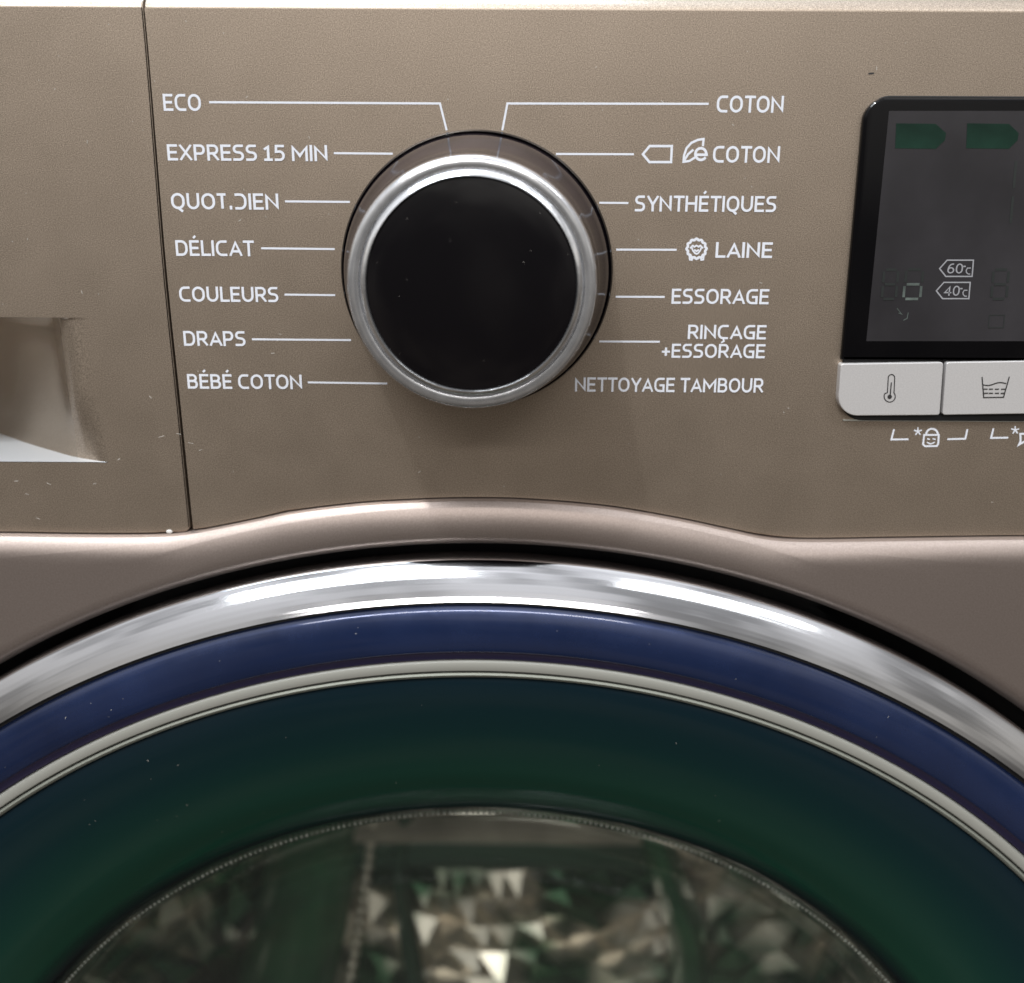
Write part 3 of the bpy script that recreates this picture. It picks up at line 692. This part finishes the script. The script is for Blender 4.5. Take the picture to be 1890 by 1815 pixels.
LT('blue_trim', [(RB - .0010, .008), (RB - .0011, .0098), (RB - .0016, .0103), (RB - .0028, .0109), (RB - .0045, .01145), (RB - .0065, .01185), (RP + .003, .0121), (RP + .0006, .0120), (RP, .0118)], 'blue', 'deep blue lacquered trim ring')
LT('violet_trim', [(RP, .0118), (RP - .0004, .0115), (RC + .0003, .0112), (RC + .0001, .0104)], 'blue_dark', 'dark violet inner edge of the trim ring')
wd = RC - RD
LT('silver_ring', [(RC, .0092), (RC - .0001, .0108), (RC - .0004, .0114), (RC - wd*.30, .0116), (RC - wd*.55, .0113), (RC - wd*.62, .0106)], 'silver', 'satin silver ring')
LT('ring_groove', [(RC - wd*.60, .0100), (RC - wd*.72, .0102)], 'black_matt', 'fine black groove in the silver ring')
LT('inner_silver_ring', [(RC - wd*.70, .0096), (RC - wd*.71, .0109), (RC - wd*.80, .0112), (RD + .0003, .0108), (RD, .0098)], 'silver_dull', 'narrow inner silver ring')
LT('tinted_cover', [(RD + .0002, .0092), (RD - .0004, .0102), (RD - .002, .0106), (RD - .006, .0104), (RD - .012, .0094), (RD - .020, .0072), (RD - .028, .0042), (RD - .036, .0008), (RE + .0060, -.0036), (RE + .0028, -.0052)], 'tint', 'glossy cover ring, navy to dark green')
LT('window_seat', [(RE + .0030, -.0051), (RE + .0022, -.0058), (RE + .0012, -.0066), (RE + .0002, -.0080), (RE - .0002, -.012)], 'black', 'black edge round the window')
# bead line round the window: hundreds of tiny knurls
bm = bmesh.new(); nb = 620
for i in range(nb):
    a = 2 * math.pi * i / nb; r = RE - .0006
    g = bmesh.ops.create_icosphere(bm, subdivisions=1, radius=.00050 * random.uniform(.65, 1.05), matrix=Matrix.Translation((r * math.cos(a), .0079, r * math.sin(a))))
o = link('knurled_ring', bm_mesh('knurled_ring', bm), 'silver_dull', None, 'fine knurled silver line round the window', kind='stuff', smooth=60); o.location = (AX, 0, AZ); par(o, door)
# window bowl: reaches back into the drum, with moulded steps
def bowl_prof():
    pr = [(RE, -.0085), (RE - .003, -.0105)]
    for i in range(1, 25):
        u = i / 24; pr.append((RE - .003 - (RE - .003) * (1 - math.cos(u * math.pi / 2)), -.0105 - .075 * math.sin(u * math.pi / 2)))
    return pr
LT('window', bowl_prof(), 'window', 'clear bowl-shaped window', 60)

# ------------------------------------------------------------ gasket and drum behind the window
gsk = lathe('door_gasket', [(RH + .004, -.017), (RE + .024, -.018), (RE + .010, -.022), (RE + .014, -.030), (RE + .005, -.036), (RE + .012, -.046), (RE + .006, -.052)], 'gasket', None, AX, AZ, 160, 60, 'folded green-grey rubber gasket'); par(gsk, root)
drum = bpy.data.objects.new('drum', None); C.objects.link(drum); drum.location = (AX, .06, AZ); drum.empty_display_size = .05
drum['label'] = 'steel drum with embossed diamond facets behind the window'; par(drum, root)
RDm, Y0, Y1 = .238, .052, .300
par(lathe('drum_lip', [(RE + .006, -.050), (RE + .010, -.054), (RE + .03, -.058), (RDm, -.060)], 'steel', None, AX, AZ, 128, 60), drum)
def facet_field(pts_fn, nu, nv, name, mat, lab, wrap=False, height=.0092):
    V, Fc = [], []
    for i in range(nu + (0 if wrap else 1)):
        for j in range(nv + 1): V.append(pts_fn(i / nu, j / nv, 0))
    nvv = nv + 1; tot = nu if wrap else nu + 1
    for i in range(nu):
        for j in range(nv):
            a_, b_, c_, d_ = i*nvv+j, ((i+1) % tot)*nvv+j, ((i+1) % tot)*nvv+j+1, i*nvv+j+1
            ap = len(V); V.append(pts_fn((i + .5 + random.uniform(-.34, .34)) / nu, (j + .5 + random.uniform(-.34, .34)) / nv, height * random.uniform(.55, 1.2)))
            Fc += [(a_, b_, ap), (b_, c_, ap), (c_, d_, ap), (d_, a_, ap)]
    o = link(name, mesh(name, V, Fc), mat, None, lab, kind='stuff'); par(o, drum); return o
def back_pt(u, v, h):
    a = 2 * math.pi * (u + .5 * 0) ; r = .03 + (RDm - .03) * v
    a += v * .9                                     # swirl of the embossing
    return (AX + r * math.cos(a), Y1 - h, AZ + r * math.sin(a))
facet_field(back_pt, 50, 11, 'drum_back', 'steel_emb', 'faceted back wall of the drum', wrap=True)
def side_pt(u, v, h):
    a = 2 * math.pi * (u + v * .12); r = RDm - h
    return (AX + r * math.cos(a), Y0 + .008 + (Y1 - Y0 - .008) * v, AZ + r * math.sin(a))
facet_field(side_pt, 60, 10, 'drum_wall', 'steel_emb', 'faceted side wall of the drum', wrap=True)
par(lathe('drum_hub', [(.036, -Y1 + .002), (.034, -Y1 + .012), (.02, -Y1 + .018), (0, -Y1 + .02)], 'steel_dark', None, AX, AZ, 48, 60), drum)
for k, a0 in enumerate((250, 10, 130)):
    a = R_(a0); c, s = math.cos(a), math.sin(a); bm = bmesh.new(); prof_ = [(-.034, 0), (-.024, .022), (-.010, .040), (.010, .040), (.024, .022), (.034, 0)]
    rows = []
    for y in (Y0 + .012, Y0 + .03, Y0 + .14, Y1 - .03, Y1 - .010):
        e_ = .75 if y in (Y0 + .012, Y1 - .010) else 1
        rows.append([bm.verts.new((AX + (RDm - .004 - hh * e_) * c - w_ * s * e_, y, AZ + (RDm - .004 - hh * e_) * s + w_ * c * e_)) for w_, hh in prof_])
    for q in range(4):
        for w_ in range(5): bm.faces.new((rows[q][w_], rows[q][w_+1], rows[q+1][w_+1], rows[q+1][w_]))
    bm.faces.new(rows[0]); bm.faces.new(rows[-1][::-1])
    o = link('lifter', bm_mesh('lifter', bm), 'lifter', None, smooth=50); par(o, drum)
    # a row of drain beads along each side of the lifter
    bm = bmesh.new()
    for sd in (-.046, .046):
        for q in range(20):
            y = Y0 + .02 + q * .0118; aa = a + sd / RDm
            bmesh.ops.create_icosphere(bm, subdivisions=1, radius=.0038, matrix=Matrix.Translation((AX + (RDm - .006) * math.cos(aa), y, AZ + (RDm - .006) * math.sin(aa))))
    o = link('bead_row', bm_mesh('bead_row', bm), 'steel', None, kind='stuff', smooth=60); par(o, drum)

# ribs, bead row and cross band on the drum's back, seen through the window
YB = Y1 - .010
def on_back(x, y, out=0.): return U(x, y, -(YB - out))
def rib(name, pts, w, ht, mat, lab):
    V, Fc = [], []
    pr = [(-1, 0), (-.8, .55), (-.35, .95), (.35, .95), (.8, .55), (1, 0)]
    for i, (x, y) in enumerate(pts):
        p = on_back(x, y); q = on_back(*pts[min(i + 1, len(pts) - 1)]); o_ = on_back(*pts[max(i - 1, 0)])
        d = (q - o_).normalized(); nn_ = Vector((-d.z, 0, d.x))
        for a_, b_ in pr: V.append(p + nn_ * a_ * w * (1 + .25 * i / len(pts)) + Vector((0, -b_ * ht, 0)))
    for i in range(len(pts) - 1):
        for j in range(5): Fc.append((i*6+j, (i+1)*6+j, (i+1)*6+j+1, i*6+j+1))
    o = link(name, mesh(name, V, Fc), mat, None, lab, smooth=50); par(o, drum); return o
rib('lifter_rib', [(596, 1440), (590, 1520), (575, 1600), (556, 1700), (530, 1800), (500, 1930)], .024, .026, 'lifter', 'dark green lifter rib beside the bead row')
rib('lifter_rib', [(760, 1440), (745, 1520), (735, 1600), (748, 1700), (765, 1800), (790, 1930)],   .005, .008, 'gasket', 'slim dark rib beside the bead row')
rib('lifter_rib', [(1190, 1440), (1205, 1540), (1235, 1620), (1262, 1700), (1275, 1800), (1260, 1930)], .010, .018, 'lifter', 'curved dark green rib')
rib('cross_band', [(600, 1526), (800, 1526), (945, 1527), (1100, 1528), (1300, 1529)], .0075, .012, 'band', 'pale band in place of a reflection at the top of the drum back')  # modelled bar standing in for a pale reflection
rib('cross_band', [(640, 1572), (800, 1572), (945, 1573), (1100, 1574), (1240, 1575)], .011, .004, 'gasket', 'dark green band across the drum back')
bm = bmesh.new()
for i in range(21):
    u = i / 20; x = 690 - 38 * u - 26 * u * u; y = 1500 + 400 * u
    bmesh.ops.create_icosphere(bm, subdivisions=2, radius=.0030 + .0006 * u, matrix=Matrix.Translation(on_back(x, y, .006)))
o = link('bead_row', bm_mesh('bead_row', bm), 'steel', None, 'row of steel beads down the drum back', kind='stuff', smooth=60); par(o, drum)

# ------------------------------------------------------------ dust and lint on the front
V, Fc = [], []
def fleck(x, z, ln_, wd_, ang):
    c, s = math.cos(ang), math.sin(ang); o = len(V)
    for a_, b_ in ((-ln_, -wd_), (ln_, -wd_), (ln_, wd_), (-ln_, wd_)): V.append((x + a_ * c - b_ * s, -.00005, z + a_ * s + b_ * c))
    Fc.append((o, o+1, o+2, o+3))
for px_, py_ in ((1608, 137), (1831, 927)): pass
for i in range(85):
    px_, py_ = random.uniform(5, 1885), random.uniform(30, 905)
    if (px_ < 200 and 570 < py_ < 865) or (px_ > 1530 and 165 < py_ < 800) or math.hypot(px_ - 878, py_ - 505) < 265: continue
    p = U(px_, py_); s_ = random.random() ** 3
    fleck(p.x, p.z, .00009 + .0003 * s_, .00006, random.uniform(0, 3.1))
for px_, py_, l_ in ((298, 806, .0007), (330, 801, .0005), (352, 818, .0006), (175, 893, .0004), (90, 893, .0005), (30, 888, .0005), (50, 912, .0004), (70, 957, .0005), (1831, 927, .0002), (517, 617, .0003), (370, 831, .0004)):
    p = U(px_, py_); fleck(p.x, p.z, l_, .00005, random.uniform(-.5, .5))
o = link('dust_specks', mesh('dust_specks', V, Fc), 'dust', None, 'fine dust and lint on the panel', kind='stuff'); par(o, panel)
def lathe_dust(parent, cx, cz, prof, cnt, r0, r1, a0, a1, big=1.):
    V, Fc = [], []
    for _ in range(cnt):
        r = math.sqrt(random.uniform(r0*r0, r1*r1)); a = R_(random.uniform(a0, a1)); h = interp(sorted(prof))(r) + .00008
        l_ = (.00007 + .00030 * random.random() ** 4) * big; w_ = .00006 * big; t_ = random.uniform(0, 3.1); o_ = len(V)
        for p_, q_ in ((-l_, -w_), (l_, -w_), (l_, w_), (-l_, w_)):
            x = cx + r * math.cos(a) + p_ * math.cos(t_) - q_ * math.sin(t_); z = cz + r * math.sin(a) + p_ * math.sin(t_) + q_ * math.cos(t_)
            rr_ = math.hypot(x - cx, z - cz); V.append((x, -(interp(sorted(prof))(rr_) + .00008), z))
        Fc.append((o_, o_+1, o_+2, o_+3))
    o_ = link('dust_specks', mesh('dust_specks', V, Fc), 'dust', None, 'fine dust specks', kind='stuff'); par(o_, parent)
lathe_dust(dial, kx, kz, [(.0, HK + .00125), (.007, HK + .0012), (.013, HK + .0011), (.018, HK + .0009), (.0196, HK + .0007)], 12, .002, .0194, 0, 360, .5)
lathe_dust(door, AX, AZ, [(RB - .0045, .01145), (RB - .0065, .01185), (RP + .003, .0121), (RP + .0006, .0120)], 14, RP + .001, RB - .0045, 55, 125, .75)
lathe_dust(door, AX, AZ, [(RD - .002, .0106), (RD - .006, .0104), (RD - .012, .0094), (RD - .020, .0072), (RD - .028, .0042), (RD - .036, .0008)], 18, RD - .035, RD - .003, 50, 130, .7)
p = U(1608, 136); V, Fc = [], []; fleck(p.x, p.z, .0006, .00016, .08)
o = link('dark_mark', mesh('dark_mark', V, Fc), 'ink', None, 'short dark scuff above the display'); par(o, panel)

# ------------------------------------------------------------ tree: parts keep their place under their parents
bpy.context.view_layer.update()
for o, p in PARENTS:
    mw = o.matrix_world.copy(); o['_m'] = [c for r in mw for c in r]
for o, p in PARENTS: o.parent = p
bpy.context.view_layer.update()
for o, p in PARENTS:
    o.matrix_parent_inverse = Matrix.Identity(4)
order = sorted(PARENTS, key=lambda t_: 0 if t_[1] == root else 1)
world_m = {root: root.matrix_world.copy()}
for o, p in order:
    f_ = list(o['_m']); mw = Matrix([f_[i*4:i*4+4] for i in range(4)]); world_m[o] = mw
for o, p in order:
    o.matrix_basis = world_m[p].inverted() @ world_m[o]; del o['_m']
bpy.context.view_layer.update()
